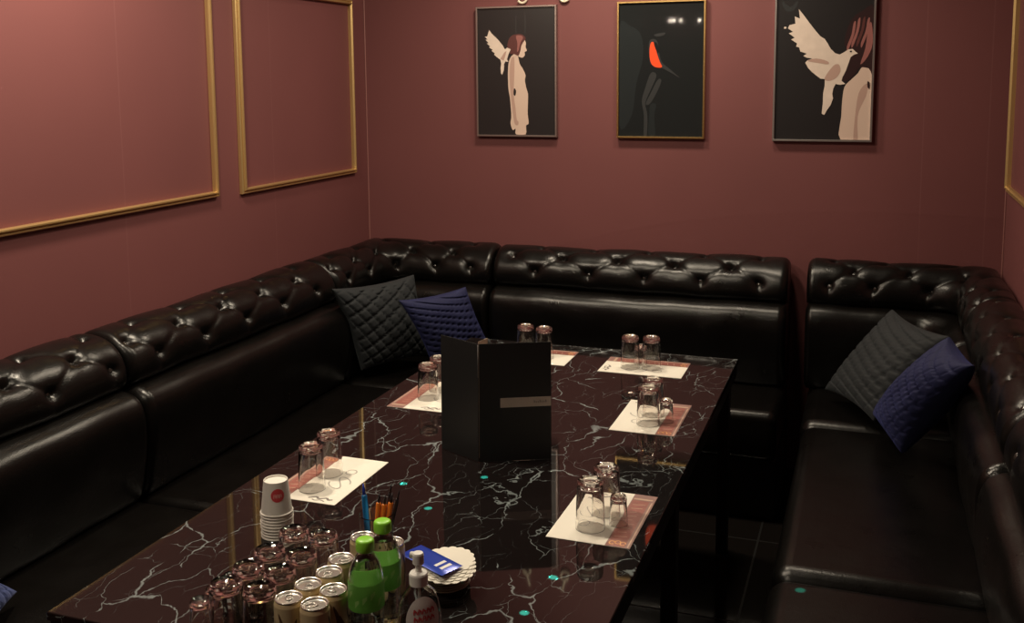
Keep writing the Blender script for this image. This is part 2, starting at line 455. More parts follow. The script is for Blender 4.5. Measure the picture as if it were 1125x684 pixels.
# left wall (path runs along +Y, depth along +X)
for y0, y1, lab in ((1.18, 2.45, 'black leather sofa module on the left wall, nearest the camera, cut by the photo edge'),
                    (2.45, 3.72, 'long black tufted sofa module on the left wall, between the near module and the corner')):
    L = y1 - y0
    sofa_module(lab, straight(XL + .002, y0, 0, 1, 1, 0), L, lat(L, .145 if y0 > 2 else .235), lat(L, .045 if y0 > 2 else .12),
                ((XL + .06, y0, SZ0), (XL + SL, y1, SZ1)), ((XL + .02, y0, 0), (XL + SL - .03, y1, SZ0)), base=(XL, (y0 + y1) / 2, 0))
def corner_path(x0, y0, x1, y1, cx, cy, sx, sy, R):
    """from (x0,y0) to corner (cx,cy) to (x1,y1); depth direction diag (sx,sy)."""
    l1 = abs(y0 - cy); l2 = abs(x1 - cx); L = (l1 + l2) - 2 * .11
    def f(s, d):
        r = max(R * min(1, d / .2), .004)
        X, Y = cx + sx * d, cy + sy * d      # offset corner
        a1 = max(1e-4, abs(Y - y0) - r); a2 = max(1e-4, abs(x1 - X) - r); ar = r * PI / 2
        tot = a1 + a2 + ar
        if s <= 0: return (X, y0 + (-sy) * s)
        t = s / L * tot
        if t <= a1: return (X, y0 - sy * t)
        if t <= a1 + ar:
            th = (t - a1) / r
            # arc centre is towards the room
            return (X + sx * r - sx * r * math.cos(th), Y + sy * r - sy * r * math.sin(th))
        return (X + sx * (r + t - a1 - ar), Y)
    return f, L
f, L = corner_path(0, 3.72, -1.60, 0, XL + .002, YB - .002, 1, -1, .10)
sofa_module('black tufted corner sofa module in the left corner behind the two cushions', f, L, [.14, .385, .63, .87, 1.08], [.03, .265, .51, .75, .98],
            ((XL + .06, 3.72, SZ0), (-1.60, YB - .06, SZ1)), ((XL + .02, 3.72, 0), (-1.60, YB - .02, SZ0)), base=(-1.96, 4.08, 0))
L = 1.29
sofa_module('black tufted sofa module standing alone in the middle of the back wall', straight(-1.60, YB - .002, 1, 0, 0, -1), L, [.198, .443, .687, .929, 1.167], [.083, .319, .568, .812, 1.05],
            ((-1.60, YB - SB, SZ0), (-.31, YB - .06, SZ1)), ((-1.60, YB - SB + .03, 0), (-.31, YB - .02, SZ0)), base=(-.955, 4.14, 0))
f, L = corner_path(0, 3.79, -.246, 0, XR - .002, YB - .002, -1, -1, .10)
DR = .84
sofa_module('black tufted corner sofa module in the right corner, beside the narrow gap', f, L, [.14, .385, .63, .87, 1.06], [.03, .265, .51, .75, .97],
            ((-.232, 3.79, SZ0), (XR - .06, YB - .06, SZ1)), ((-.20, 3.79, 0), (XR - .02, YB - .02, SZ0)), dscale=DR, tuft=.85, base=(.13, 4.1, 0))
for y0, y1, lab in ((2.58, 3.79, 'black sofa module on the right wall under the right-hand navy cushion'),
                    (1.30, 2.58, 'black leather sofa module at the lower right corner of the photo')):
    L = y1 - y0
    sofa_module(lab, straight(XR - .002, y0, 0, 1, -1, 0), L, lat(L, .17), lat(L, .05),
                ((XR - SR, y0, SZ0), (XR - .06, y1, SZ1)), ((XR - SR + .03, y0, 0), (XR - .02, y1, SZ0)), dscale=DR, tuft=.5, base=(XR, (y0 + y1) / 2, 0))

# ------------------------------------------------------------------ cushions
def cushion(label, mat, BL, BR, TR, TL, th=.075, pat='diamond', seed=0):
    BL, BR, TR, TL = map(Vector, (BL, BR, TR, TL))
    c = (BL + BR + TR + TL) / 4; n = ((BR - BL).cross(TL - BL)).normalized()
    N = 72; vs = []; fs = []
    rnd = random.Random(seed)
    def crease(u, v):
        if pat == 'diamond':
            a = (u * 3.6 + v * 1.8) ; b = (u * 1.9 - v * 3.5)
            g = 0
            for q, k in ((a, 1.0), (b, 1.0)):
                d = abs(q - round(q)); g = max(g, math.exp(-(d / .075) ** 2) * k)
            return g
        a = v * 5.0 + .9 * u + .25 * math.sin(2 * u); b = (u * 2.6 - v * 1.3)
        g = math.exp(-(abs(a - round(a)) / .075) ** 2)
        return max(g, .25 * math.exp(-(abs(b - round(b)) / .07) ** 2))
    for side in (1, -1):
        for i in range(N + 1):
            for j in range(N + 1):
                u = math.sin(PI / 2 * (2 * i / N - 1)); v = math.sin(PI / 2 * (2 * j / N - 1))
                uu = u * (1 - .09 * (1 - v * v) * abs(u)); vv = v * (1 - .09 * (1 - u * u) * abs(v))
                p = (BL * (1 - uu) * (1 - vv) + BR * (1 + uu) * (1 - vv) + TR * (1 + uu) * (1 + vv) + TL * (1 - uu) * (1 + vv)) / 4
                k = max(0, (1 - u * u) * (1 - v * v))
                h = th * k ** .42 - .013 * crease(u, v) * min(1, k * 8) + .004 * math.sin(5 * u + seed) * math.sin(4 * v + 2 * seed) * k
                vs.append(p + n * side * (h + .002))
    K = (N + 1) ** 2
    for i in range(N):
        for j in range(N):
            a = i * (N + 1) + j; q = (a, a + N + 1, a + N + 2, a + 1)
            fs.append(q); fs.append(tuple(K + t for t in reversed(q)))
    for i in range(N):
        for a, b in ((i * (N + 1), (i + 1) * (N + 1)), (i * (N + 1) + N, (i + 1) * (N + 1) + N), (i, i + 1), (N * (N + 1) + i, N * (N + 1) + i + 1)):
            fs.append((a, b, b + K, a + K))
    bm = bmesh.new(); bv = [bm.verts.new(v) for v in vs]
    for f_ in fs: bm.faces.new([bv[i] for i in f_])
    bmesh.ops.recalc_face_normals(bm, faces=bm.faces[:])
    m = MB(); m.addbm(bm)
    return tag(m.build('throw_cushion', mat, None, c), label, 'cushion', 'quilted velvet cushions on the sofas')
cushion('charcoal diamond-quilted velvet cushion leaning in the left sofa corner', M['greyvelvet'], (-2.015, 3.76, .475), (-1.845, 4.09, .47), (-1.90, 4.05, .838), (-2.06, 3.61, .852), .07, 'diamond', 1)
cushion('navy blue quilted cushion leaning on the charcoal one, behind the menu', M['navyvelvet'], (-1.765, 3.93, .48), (-1.56, 4.14, .49), (-1.645, 4.03, .803), (-1.853, 3.80, .778), .06, 'pleat', 2)
cushion('dark grey quilted cushion standing on its corner in the right sofa corner', M['greyvelvet'], (-.15, 4.08, .475), (.03, 3.75, .475), (.262, 3.70, .812), (.085, 4.06, .815), .07, 'pleat', 3)
cushion('navy blue quilted cushion in front of the dark grey one on the right sofa', M['navyvelvet'], (.03, 3.72, .51), (.118, 3.45, .475), (.29, 3.15, .865), (.235, 3.33, .90), .08, 'pleat', 4)
cushion('blue cushion at the left edge of the photo, only one corner in view', M['steelblue'], (-1.805, 1.24, .71), (-1.765, 1.51, .47), (-1.935, 1.82, .465), (-1.975, 1.55, .705), .05, 'pleat', 5)

# ------------------------------------------------------------------ table
TX0, TX1, TY0, TY1, TZ = -1.4545, -.4304, 1.4335, 3.605, .70
tab = thing('table', 'long table with a glossy black marble top full of pale veins', 'table', ((TX0 + TX1) / 2, (TY0 + TY1) / 2, 0))
tb = tab.location
m = MB(); m.box((TX0, TY0, TZ - .018), (TX1, TY1, TZ), .0025, 2); m.build('tabletop', M['marble'], tab, tb)
m = MB(); m.box((TX0 + .004, TY0 + .004, TZ - .06), (TX1 - .004, TY1 - .004, TZ - .018), .002, 1); m.build('apron', M['edge'], tab, tb)
for x in (TX0 + .04, TX1 - .04):
    for y in (TY0 + .05, (TY0 + TY1) / 2 + .02, TY1 - .05):
        m = MB(); m.box((x - .02, y - .02, 0), (x + .02, y + .02, TZ - .06), .002, 1); m.build('leg', M['blackmetal'], tab, tb)

# placemats -------------------------------------------------------
def placemat(label, cx, cy, rz, seed):
    """paper mat, width along local x (strip at +x end), length along local y; lies on the table."""
    W, Ln, th = .188, .287, .0009
    rnd = random.Random(seed)
    m = MB()
    m.box((-W / 2, -Ln / 2, 0), (W / 2, Ln / 2, th))
    z = th + .0002
    def rect(x0, y0, x1, y1, mi, zz=z): m.poly([(x0, y0, zz), (x1, y0, zz), (x1, y1, zz), (x0, y1, zz)], mi)
    rect(W / 2 - .055, -Ln / 2, W / 2, Ln / 2, 3)
    rect(W / 2 - .052, -Ln / 2 + .004, W / 2 - .012, Ln / 2 - .035, 1, z + .0001)
    rect(W / 2 - .052, Ln / 2 - .030, W / 2 - .006, Ln / 2 - .022, 2, z + .0001)
    rect(W / 2 - .007, -Ln / 2 + .004, W / 2 - .004, Ln / 2 - .04, 2, z + .0001)
    def stroke(pts, w, mi, zz=z + .0002):
        for (ax, ay), (bx, by) in zip(pts, pts[1:]):
            dx, dy = bx - ax, by - ay; l = math.hypot(dx, dy) or 1; nx, ny = -dy / l * w, dx / l * w
            m.poly([(ax + nx, ay + ny, zz), (ax - nx, ay - ny, zz), (bx - nx, by - ny, zz), (bx + nx, by + ny, zz)], mi)
    # ornament curls on the strip's near end
    for k in range(3):
        cx0, cy0 = W / 2 - .043 + .012 * k, -Ln / 2 + .018 + .004 * (k % 2)
        stroke([(cx0 + .006 * math.cos(a * .7), cy0 + .008 * math.sin(a * .7)) for a in range(9)], .0013, 4)
    for k in range(9):
        yy = -Ln / 2 + .05 + k * .022
        stroke([(W / 2 - .045 + rnd.uniform(-.003, .003), yy), (W / 2 - .022 + rnd.uniform(-.006, .006), yy + .004)], .0011, 2)
    # pale script flourish and grey printed mark on the white part
    stroke([(-.03 + .018 * math.cos(t * .55) - .004 * t * .3, .02 + .035 * math.sin(t * .37)) for t in range(18)], .0017, 6)
    stroke([(-.035 + .014 * math.cos(t * .6), -.05 + .016 * math.sin(t * .6)) for t in range(11)], .0015, 6)
    stroke([(-.075 + .009 * k, .118 + .006 * math.sin(k * 2.1)) for k in range(8)], .003, 5)
    stroke([(-.06 + .007 * k, .130 + .003 * math.cos(k * 1.7)) for k in range(6)], .0018, 5)
    o = m.build('placemat', [M['paper'], M['strip'], M['stripline'], M['stripdark'], M['orn'], M['ink'], M['palelogo']])
    o.location = (cx, cy, TZ + .0003); o.rotation_euler = (0, 0, rz)
    return tag(o, label, 'placemat', 'paper placemats with a red side strip')
placemat('white paper placemat with red strip, nearest on the right side of the table', -.556, 2.182, -.01, 1)
placemat('white paper placemat with red strip, middle one on the right side of the table', -.594, 2.893, 0, 2)
placemat('white paper placemat with far red strip, near the right far table corner', -.725, 3.402, PI / 2, 3)
placemat('white paper placemat half hidden behind the menu at the far table end', -1.138, 3.428, PI / 2, 4)
placemat('white paper placemat with red strip left of the standing menu', -1.292, 2.885, PI, 5)
placemat('white paper placemat with red strip behind the paper cups on the left side', -1.268, 2.182, PI, 6)

# glasses ---------------------------------------------------------
def tumbler_mesh(h, rb, rm, wall, base):
    """upside-down: mouth on the table (z=0), base up."""
    ro = [(rm, 0), (rm - (rm - rb) * .3, h * .35), (rb + .0012, h - .016), (rb + .0015, h - .010), (rb, h - .003), (rb - .0012, h - .0008), (rb - .003, h), (rb - .0055, h - .0008), (rb * .62, h - .0042), (rb * .45, h - .0036), (rb * .2, h - .0055), (0, h - .006)]
    ri = [(0, h - base + .001), (rb * .3, h - base), (rb * .6, h - base + .0012), (rb - wall - .005, h - base - .0005), (rb - wall - .0015, h - base - .004), (rm - wall - (rm - rb) * .3, h * .35), (rm - wall, 0)]
    m = MB(); m.lathe(ro + ri, n=40, closed=True); return m
GT = 'upturned clear glass tumblers'
tum = thing('tumbler_glass', 'x', 'glass', (0, 0, 0), 0, GT)
tumbler_mesh(.111, .0285, .0335, .0022, .014).build('glass_body', M['glass'], tum)
sht = thing('shot_glass', 'x', 'glass', (0, 0, 0), 0, 'upturned clear shot glasses')
tumbler_mesh(.068, .0175, .0215, .002, .011).build('glass_body', M['glass'], sht)
used = {}
def place(proto, x, y, label, z=TZ + .0002, rz=None, group=None):
    rz = random.uniform(0, 6) if rz is None else rz
    if proto.name not in used:
        used[proto.name] = 1; proto.location = (x, y, z); proto.rotation_euler = (0, 0, rz); proto['label'] = label
        if group: proto['group'] = group
        return proto
    return dup(proto, (x, y, z), rz, label, group)
ZM = TZ + .0018
place(tum, -.570, 2.112, 'upturned tumbler in front of its pair on the nearest right placemat', ZM)
place(tum, -.556, 2.202, 'upturned tumbler at the back of the nearest right placemat', ZM)
place(sht, -.515, 2.150, 'upturned shot glass beside the tumblers on the nearest right placemat', ZM)
place(tum, -.592, 2.832, 'upturned tumbler in front of its pair on the middle right placemat', ZM)
place(tum, -.596, 2.918, 'upturned tumbler at the back of the middle right placemat', ZM)
place(sht, -.546, 2.868, 'upturned shot glass beside the tumblers on the middle right placemat', ZM)
place(tum, -.772, 3.385, 'left upturned tumbler on the placemat near the far right table corner', ZM)
place(tum, -.700, 3.395, 'right upturned tumbler on the placemat near the far right table corner', ZM)
place(sht, -.748, 3.440, 'upturned shot glass between the two tumblers near the far right table corner', ZM)
place(tum, -1.166, 3.425, 'left upturned tumbler showing above the right half of the menu', ZM)
place(tum, -1.092, 3.412, 'right upturned tumbler showing above the right half of the menu', ZM)
place(tum, -1.296, 2.852, 'upturned tumbler on the placemat just left of the menu', ZM)
place(tum, -1.296, 2.940, 'upturned tumbler partly hidden by the left edge of the menu', ZM)
place(tum, -1.276, 2.110, 'front upturned tumbler on the left placemat behind the paper cups', ZM)
place(tum, -1.282, 2.208, 'rear upturned tumbler on the left placemat behind the paper cups', ZM)
rowname = ['front', 'second', 'third', 'rear']
for r, y in enumerate((1.462, 1.530, 1.600, 1.686)):
    for c, x in enumerate((-1.066, -.998)):
        place(tum, x + random.uniform(-.002, .002), y + random.uniform(-.002, .002),
              'clear tumbler in the %s row of the bottom glass cluster, %s column' % (rowname[r], ('left', 'right beside the cans')[c]), group='glass cluster at the near end of the table')
for r, (x, y) in enumerate(((-1.124, 1.462), (-1.126, 1.512), (-1.124, 1.560), (-1.127, 1.610))):
    place(sht, x, y, 'small shot glass at the left edge of the glass cluster, %s of four' % ('nearest', 'second nearest', 'third', 'farthest')[r], group='shot glasses at the left of the glass cluster')
sht.name = 'shot_glass'

# cans ------------------------------------------------------------
can = thing('drink_can', 'x', 'can', (0, 0, 0), 0, 'beige coffee cans with silver lids')
m = MB()
RC, HC = .0258, .104
m.lathe([(0, .003), (RC - .006, .0005), (RC - .003, .0), (RC, .006), (RC, HC - .010), (RC - .002, HC - .004), (RC - .0026, HC - .003)], n=40)
# brown brush-stroke bands round the body
rnd = random.Random(5)
for k in range(9):
    a0 = k * 2 * PI / 9 + rnd.uniform(-.2, .2); z0 = .018 + rnd.uniform(0, .02); z1 = .085 - rnd.uniform(0, .02); w = rnd.uniform(.05, .13)
    vs = []; n = 10
    for i in range(n + 1):
        t = i / n; a = a0 + .22 * math.sin(t * 4 + k); ww = w * (.25 + math.sin(PI * t) ** .6)
        z = z0 + (z1 - z0) * t
        for q in (-1, 0, 1): vs.append(((RC + .0003) * math.cos(a + q * ww), (RC + .0003) * math.sin(a + q * ww), z))
    m.add(vs, [(i * 3 + q, i * 3 + q + 1, i * 3 + q + 4, i * 3 + q + 3) for i in range(n) for q in (0, 1)], 1)
m.build('can_body', [M['canbody'], M['canbrown']], can)
m = MB()
m.lathe([(RC - .0028, HC - .005), (RC - .0015, HC - .001), (RC - .0022, HC), (RC - .0036, HC - .0005), (RC - .0045, HC - .004), (RC - .007, HC - .0045), (0, HC - .004)], n=40)
m.build('can_lid', M['tin'], can)
m = MB()
ring = [(.0065 * math.cos(a * PI / 8) * 1.0, .006 + .009 * math.sin(a * PI / 8), HC - .0028) for a in range(17)]
m.tube(ring, .0011, 6, cap=False); m.box((-.004, -.006, HC - .0036), (.004, .001, HC - .0024), .0005, 1)
m.build('pull_tab', M['tin'], can)
cl = ['front left silver-lidded can at the bottom edge', 'front right silver-lidded can at the bottom edge', 'silver-lidded can behind the front left one',
      'silver-lidded can touching the front green bottle', 'third silver-lidded can back from the front left one', 'farthest can of the tight group beside the tumblers',
      'silver-lidded can just behind the front green bottle cap', 'silver-lidded can peeking out behind the rear green bottle']
for (x, y), l, rz in zip(((-.937, 1.460), (-.883, 1.456), (-.930, 1.514), (-.877, 1.510), (-.917, 1.566), (-.922, 1.620), (-.926, 1.715), (-.862, 1.712)), cl, (.4, 2.2, 4, 1.1, 3, 5.2, .8, 2)):
    place(can, x, y, l, rz=rz)

# bottles ---------------------------------------------------------
bot = thing('water_bottle', 'x', 'bottle', (0, 0, 0), 0, 'green-capped water bottles')
m = MB()
out = [(0, .006), (.018, .002), (.024, 0), (.029, .004), (.0305, .012), (.0305, .03), (.0295, .036), (.0305, .042), (.0305, .06), (.0295, .065), (.0305, .07), (.0312, .08), (.0312, .128), (.0305, .134), (.029, .145), (.024, .16), (.0165, .172), (.0125, .178), (.0125, .186)]
inn = [(max(0, r - .0007), z + (.0007 if z < .01 else 0)) for r, z in reversed(out)]
m.lathe(out + inn, n=40, closed=True); m.build('bottle_body', M['pet'], bot)
m = MB(); m.lathe([(0, .008), (.026, .007), (.0288, .012), (.0286, .06), (.0296, .08), (.0296, .128), (.0278, .143), (.0232, .157), (.0165, .168), (0, .168)], n=40); m.build('water', M['water'], bot)
m = MB(); m.lathe([(.0315, .080), (.0319, .081), (.0319, .128), (.0312, .129)], n=48)
for k in range(14):
    a0 = k * 2 * PI / 14; zz = .088 + .007 * (k % 3)
    vs = []
    for i in range(5):
        t = i / 4; a = a0 + .25 * t
        for q in (0, 1): vs.append((.0321 * math.cos(a), .0321 * math.sin(a), zz + .010 * t + .012 * q * (1 - .5 * t)))
    m.add(vs, [(2 * i, 2 * i + 2, 2 * i + 3, 2 * i + 1) for i in range(4)], 1)
m.build('label_band', [M['glabel'], M['glabel2']], bot)
m = MB()
n = 60; prof = []
vs = []; hs = (.181, .183, .198, .2005, .202)
for i in range(n):
    a = 2 * PI * i / n; w = .0006 * (1 if i % 2 else 0)
    for z, r in zip(hs, (.0153, .0158 + w, .0156 + w, .0148, .0125)): vs.append((r * math.cos(a), r * math.sin(a), z))
fs = [(i * 5 + q, ((i + 1) % n) * 5 + q, ((i + 1) % n) * 5 + q + 1, i * 5 + q + 1) for i in range(n) for q in range(4)]
fs.append(tuple(i * 5 + 4 for i in range(n))); fs.append(tuple(i * 5 for i in reversed(range(n))))
m.add(vs, fs); m.build('cap', M['green'], bot)
place(bot, -.817, 1.520, 'front clear bottle with green cap and green label, beside the cans', rz=.5)
place(bot, -.822, 1.598, 'rear clear bottle with green cap and green label, in front of the pen glass', rz=2)

# pump dispenser --------------------------------------------------
pd = thing('pump_dispenser', 'clear hand sanitiser pump bottle with white pump and red-lettered oval label', 'dispenser', (-.727, 1.545, TZ), .75)
def oval(prof, sx, sy, mi=0, n=44):
    m = MB(); m.lathe(prof, n=n, closed=False, sx=sx, sy=sy); return m
pout = [(0, .002), (.030, .0), (.036, .004), (.0395, .015), (.041, .04), (.040, .065), (.036, .088), (.028, .106), (.018, .117), (.0135, .121), (.0135, .127)]
pin = [(max(0, r - .0012), z + (.0012 if z < .01 else 0)) for r, z in reversed(pout)]
m = MB(); m.lathe(pout + pin, n=48, closed=True, sx=1, sy=.62); m.build('bottle_body', M['pet'], pd)
m = MB(); m.lathe([(0, .004), (.030, .003), (.0375, .016), (.039, .04), (.038, .062), (0, .062)], n=40, sx=1, sy=.6); m.build('gel', M['water'], pd)
m = MB(); m.lathe([(.0135, .121), (.0165, .122), (.0165, .140), (.015, .143), (.0075, .144), (.0055, .146), (.0055, .160), (.0, .160)], n=28); m.build('collar', M['white'], pd)
m = MB(); m.lathe([(.0, .158), (.0085, .158), (.010, .160), (.010, .176), (.0085, .179), (0, .180)], n=24)
m.tube([(0, 0, .170), (-.002, .014, .170), (-.004, .024, .167), (-.0045, .027, .160)], [.0055, .005, .0042, .0038], 10); m.build('pump_head', M['white'], pd)
m = MB(); m.tube([(0, 0, .12), (.002, 0, .06), (.006, 0, .012)], .002, 8); m.build('dip_tube', M['white'], pd)
# oval label on the front face (toward -y), following the body's curve
m = MB(); vs = []; NN = 20
def bodyr(z):
    for (r0, z0), (r1, z1) in zip(pout[1:], pout[2:]):
        if z0 <= z <= z1: return r0 + (r1 - r0) * (z - z0) / max(1e-6, z1 - z0)
    return .03
def onbody(x, z, off=.0006):
    r = bodyr(z) + off; x = max(-r * .98, min(r * .98, x)); return (x, -.62 * math.sqrt(r * r - x * x) - off * .3, z)
rings = []
for k in range(7):
    q = k / 6
    rings.append([onbody(.030 * q * math.cos(2 * PI * i / 32), .064 + .042 * q * math.sin(2 * PI * i / 32)) for i in range(32)])
vs = [p for r in rings for p in r]
fs = [(k * 32 + i, (k + 1) * 32 + i, (k + 1) * 32 + (i + 1) % 32, k * 32 + (i + 1) % 32) for k in range(6) for i in range(32)]
m.add(vs, fs, 0)
def lstroke(pts, w, mi=1):
    for (ax, az), (bx, bz) in zip(pts, pts[1:]):
        dx, dz = bx - ax, bz - az; l = math.hypot(dx, dz) or 1; nx, nz = -dz / l * w, dx / l * w
        m.add([onbody(ax + nx, az + nz, .0012), onbody(ax - nx, az - nz, .0012), onbody(bx - nx, bz - nz, .0012), onbody(bx + nx, bz + nz, .0012)], [(0, 1, 2, 3)], mi, False)
rnd = random.Random(3)
for row, zc in enumerate((.082, .069)):
    for k in range(5):
        x0 = -.017 + k * .0078; h = .0045
        lstroke([(x0, zc - h), (x0 + .001, zc + h), (x0 + .005, zc + h * rnd.uniform(-.5, 1)), (x0 + .0055, zc - h)], .0009)
        lstroke([(x0 - .001, zc), (x0 + .006, zc + .001)], .0008)
lstroke([(-.012, .050), (.014, .051)], .0007, 2); lstroke([(-.010, .044), (.011, .045)], .0006, 2)
m.build('label', [M['pearl'], M['red'], M['ink']], pd)

# paper cup stack -------------------------------------------------
cup = thing('paper_cup', 'x', 'cup', (0, 0, 0), 0, 'nested stack of upturned white paper cups')
m = MB()
rim = [(.0345 + .0017 * math.cos(a), .0019 + .0017 * math.sin(a)) for a in [(-PI / 2) + k * PI / 5 for k in range(9)]]
outp = [(.0330, .0005)] + rim[1:6] + [(.0338, .0042), (.0262, .0735), (.0255, .0742), (.0245, .0735), (.0242, .0700), (0, .0700)]
inp = [(0, .0693), (.0238, .0693), (.0328, .004)]
m.lathe(outp + inp, n=48, closed=True); m.build('cup_body', M['cup'], cup)
csx, csy = -1.217, 1.862
step = .0068; NC = 9
for k in range(NC):
    lab = 'topmost upturned white paper cup with a round red logo' if k == NC - 1 else 'white paper cup in the nested stack, %s from the table' % ['lowest', 'second', 'third', 'fourth', 'fifth', 'sixth', 'seventh', 'eighth'][k]
    o = place(cup, csx + random.uniform(-.0006, .0006), csy + random.uniform(-.0006, .0006), lab, TZ + k * step, .0)
    top = o
# red round logo on the top cup (child of that cup only)
m = MB()
ang = math.atan2(-csy, -csx) + .1
def oncup(a, z, off=.0004):
    r = .0338 + (.0262 - .0338) * (z - .0042) / (.0735 - .0042) + off; return (r * math.cos(ang + a), r * math.sin(ang + a), z)
vs = [oncup(0, .047)]; NA = 28
for ring_ in (.5, 1):
    vs += [oncup(.0145 * ring_ * math.cos(2 * PI * i / NA) / .029, .047 + .0145 * ring_ * math.sin(2 * PI * i / NA)) for i in range(NA)]
fs = [(0, 1 + i, 1 + (i + 1) % NA) for i in range(NA)] + [(1 + i, 1 + NA + i, 1 + NA + (i + 1) % NA, 1 + (i + 1) % NA) for i in range(NA)]
m.add(vs, fs, 0)
def cstroke(pts, w=.0008):
    for (ax, az), (bx, bz) in zip(pts, pts[1:]):
        dx, dz = bx - ax, bz - az; l = math.hypot(dx, dz); nx, nz = -dz / l * w, dx / l * w
        f = lambda x, z: oncup(x / .029, z, .0009)
        m.add([f(ax + nx, az + nz), f(ax - nx, az - nz), f(bx - nx, bz - nz), f(bx + nx, bz + nz)], [(0, 1, 2, 3)], 1, False)
for x0 in (-.006, .0, .006):
    cstroke([(x0 - .002, .041), (x0 - .002, .049), (x0 + .002, .049), (x0 + .002, .042)]); cstroke([(x0 - .003, .0455), (x0 + .003, .0455)])
o = m.build('logo', [M['red'], plain('logo_pink', (.80, .35, .33), .5)], top); o['label'] = 'round red logo'

# pen glass and its contents --------------------------------------
px, py = -.972, 1.862
pg = thing('pen_glass', 'upright clear glass holding orange, blue and dark pens', 'glass', (px, py, TZ))
m = MB()
m.lathe([(0, .0), (.030, 0), (.033, .004), (.0355, .04), (.0370, .083), (.0362, .085), (.0352, .083), (.0335, .04), (.0305, .010), (0, .009)], n=44); m.build('glass_body', M['glass'], pg)
def pen(name, label, cat, mats, x, y, dx, dy, ln, r, tip=True, group='pens in the clear glass'):
    t = thing(name, label, cat, (px + x, py + y, TZ + .0105), 0, group)
    b = Vector(t.location); d = Vector((dx, dy, 1)).normalized(); b = b + Vector((0, 0, r * .6))
    m = MB(); m.tube([b, b + d * ln * .12, b + d * ln * .8, b + d * ln * .82], [r * .7, r, r, r * .75], 12); m.build('barrel', mats[0], t, t.location)
    m = MB(); m.tube([b + d * ln * .81, b + d * ln * .9, b + d * ln], [r * .65, r * .5, r * .18], 10); m.build('tip', mats[1], t, t.location)
    return t
for i, (x, y, l) in enumerate(((.002, -.012, 'leftmost'), (.010, -.008, 'second from left'), (.018, -.002, 'third from left'))):
    pen('pen', 'orange pen standing in the clear glass, %s of the three orange ones' % l, 'pen', (M['orange'], M['darkpen']), x, y, .06 + .04 * i, .10, .118 - .004 * (i % 2), .0056)
pen('pen', 'fat bright blue pen standing at the left side of the clear glass', 'pen', (M['cyan'], M['blue']), -.016, -.008, -.10, .06, .132, .0062)
pen('pen', 'thin dark pen behind the orange pens in the clear glass', 'pen', (M['darkpen'], M['darkpen']), .006, .012, .12, .16, .132, .004)
pen('pen', 'dark pen at the right rear of the clear glass', 'pen', (M['darkpen'], M['darkpen']), .018, .012, .22, .10, .124, .004)

# plates, coasters and packet -------------------------------------
cx, cy = -.775, 1.772
zz = TZ
pl = thing('paper_plate', 'x', 'plate', (0, 0, 0), 0, 'stack of small paper plates')
m = MB(); m.lathe([(0, 0), (.036, 0), (.046, .0075), (.0485, .0082), (.0485, .0089), (.0455, .0085), (.0355, .0012), (0, .0012)], n=48, closed=True); m.build('plate_body', M['platepaper'], pl)
for k in range(7):
    place(pl, cx + random.uniform(-.001, .001), cy + random.uniform(-.001, .001), 'small paper plate in the stack behind the pump bottle, %s from the bottom' % ['first', 'second', 'third', 'fourth', 'fifth', 'sixth', 'seventh'][k], zz, .2 * k); zz += .0052
zz += .0042
co = thing('coaster', 'x', 'coaster', (0, 0, 0), 0, 'ivory scalloped coasters on the plates')
m = MB(); n = 144; vs = []
for z, k in ((0, 1), (.0012, 1)):
    for i in range(n):
        a = 2 * PI * i / n; r = .0545 + .0042 * abs(math.sin(a * 9)) - .002
        vs.append((r * math.cos(a), r * math.sin(a), z + .0016 * math.sin(a * 2 + .5)))
vs += [(0, 0, 0), (0, 0, .0016)]
fs = [(i, (i + 1) % n, n + (i + 1) % n, n + i) for i in range(n)] + [(2 * n, (i + 1) % n, i) for i in range(n)] + [(2 * n + 1, n + i, n + (i + 1) % n) for i in range(n)]
m.add(vs, fs, 0, False); m.build('coaster_card', M['coaster'], co)
for k in range(5):
    place(co, cx + .012 - .003 * k, cy - .016 + .006 * k, 'ivory scalloped coaster on the plate stack, %s' % ['lowest', 'second lowest', 'middle one', 'second from top', 'topmost, under the blue packet'][k], zz, .13 * k); zz += .0019
m = MB(); N1, N2 = 16, 8; vs = []
for side in (1, 0):
    for i in range(N1 + 1):
        for j in range(N2 + 1):
            u = i / N1 * 2 - 1; v = j / N2 * 2 - 1; e = (1 - u ** 4) * (1 - v ** 4)
            vs.append((u * .062, v * .028, .0008 + (side * 2 - 1) * .0030 * e ** .6 + .003 + .0006 * math.sin(40 * u) * (abs(u) > .88)))
K = (N1 + 1) * (N2 + 1); fs = []; mi = []
for i in range(N1):
    for j in range(N2):
        a = i * (N2 + 1) + j; q = (a, a + N2 + 1, a + N2 + 2, a + 1)
        m_i = 1 if (i in (11, 13)) and j in (2, 3, 4, 5) else 0
        fs.append((q, m_i)); fs.append((tuple(K + t for t in reversed(q)), 0))
m.add(vs, [], 0)
for q, mi_ in fs: m.f.append(list(q)); m.m.append(mi_); m.sm.append(True)
o = m.build('wipe_packet', [M['blue'], M['white']])
o.location = (cx - .024, cy - .015, zz + .0015); o.rotation_euler = (0, .03, -.42)
tag(o, 'blue foil packet with white stripes lying on the ivory coasters', 'packet')

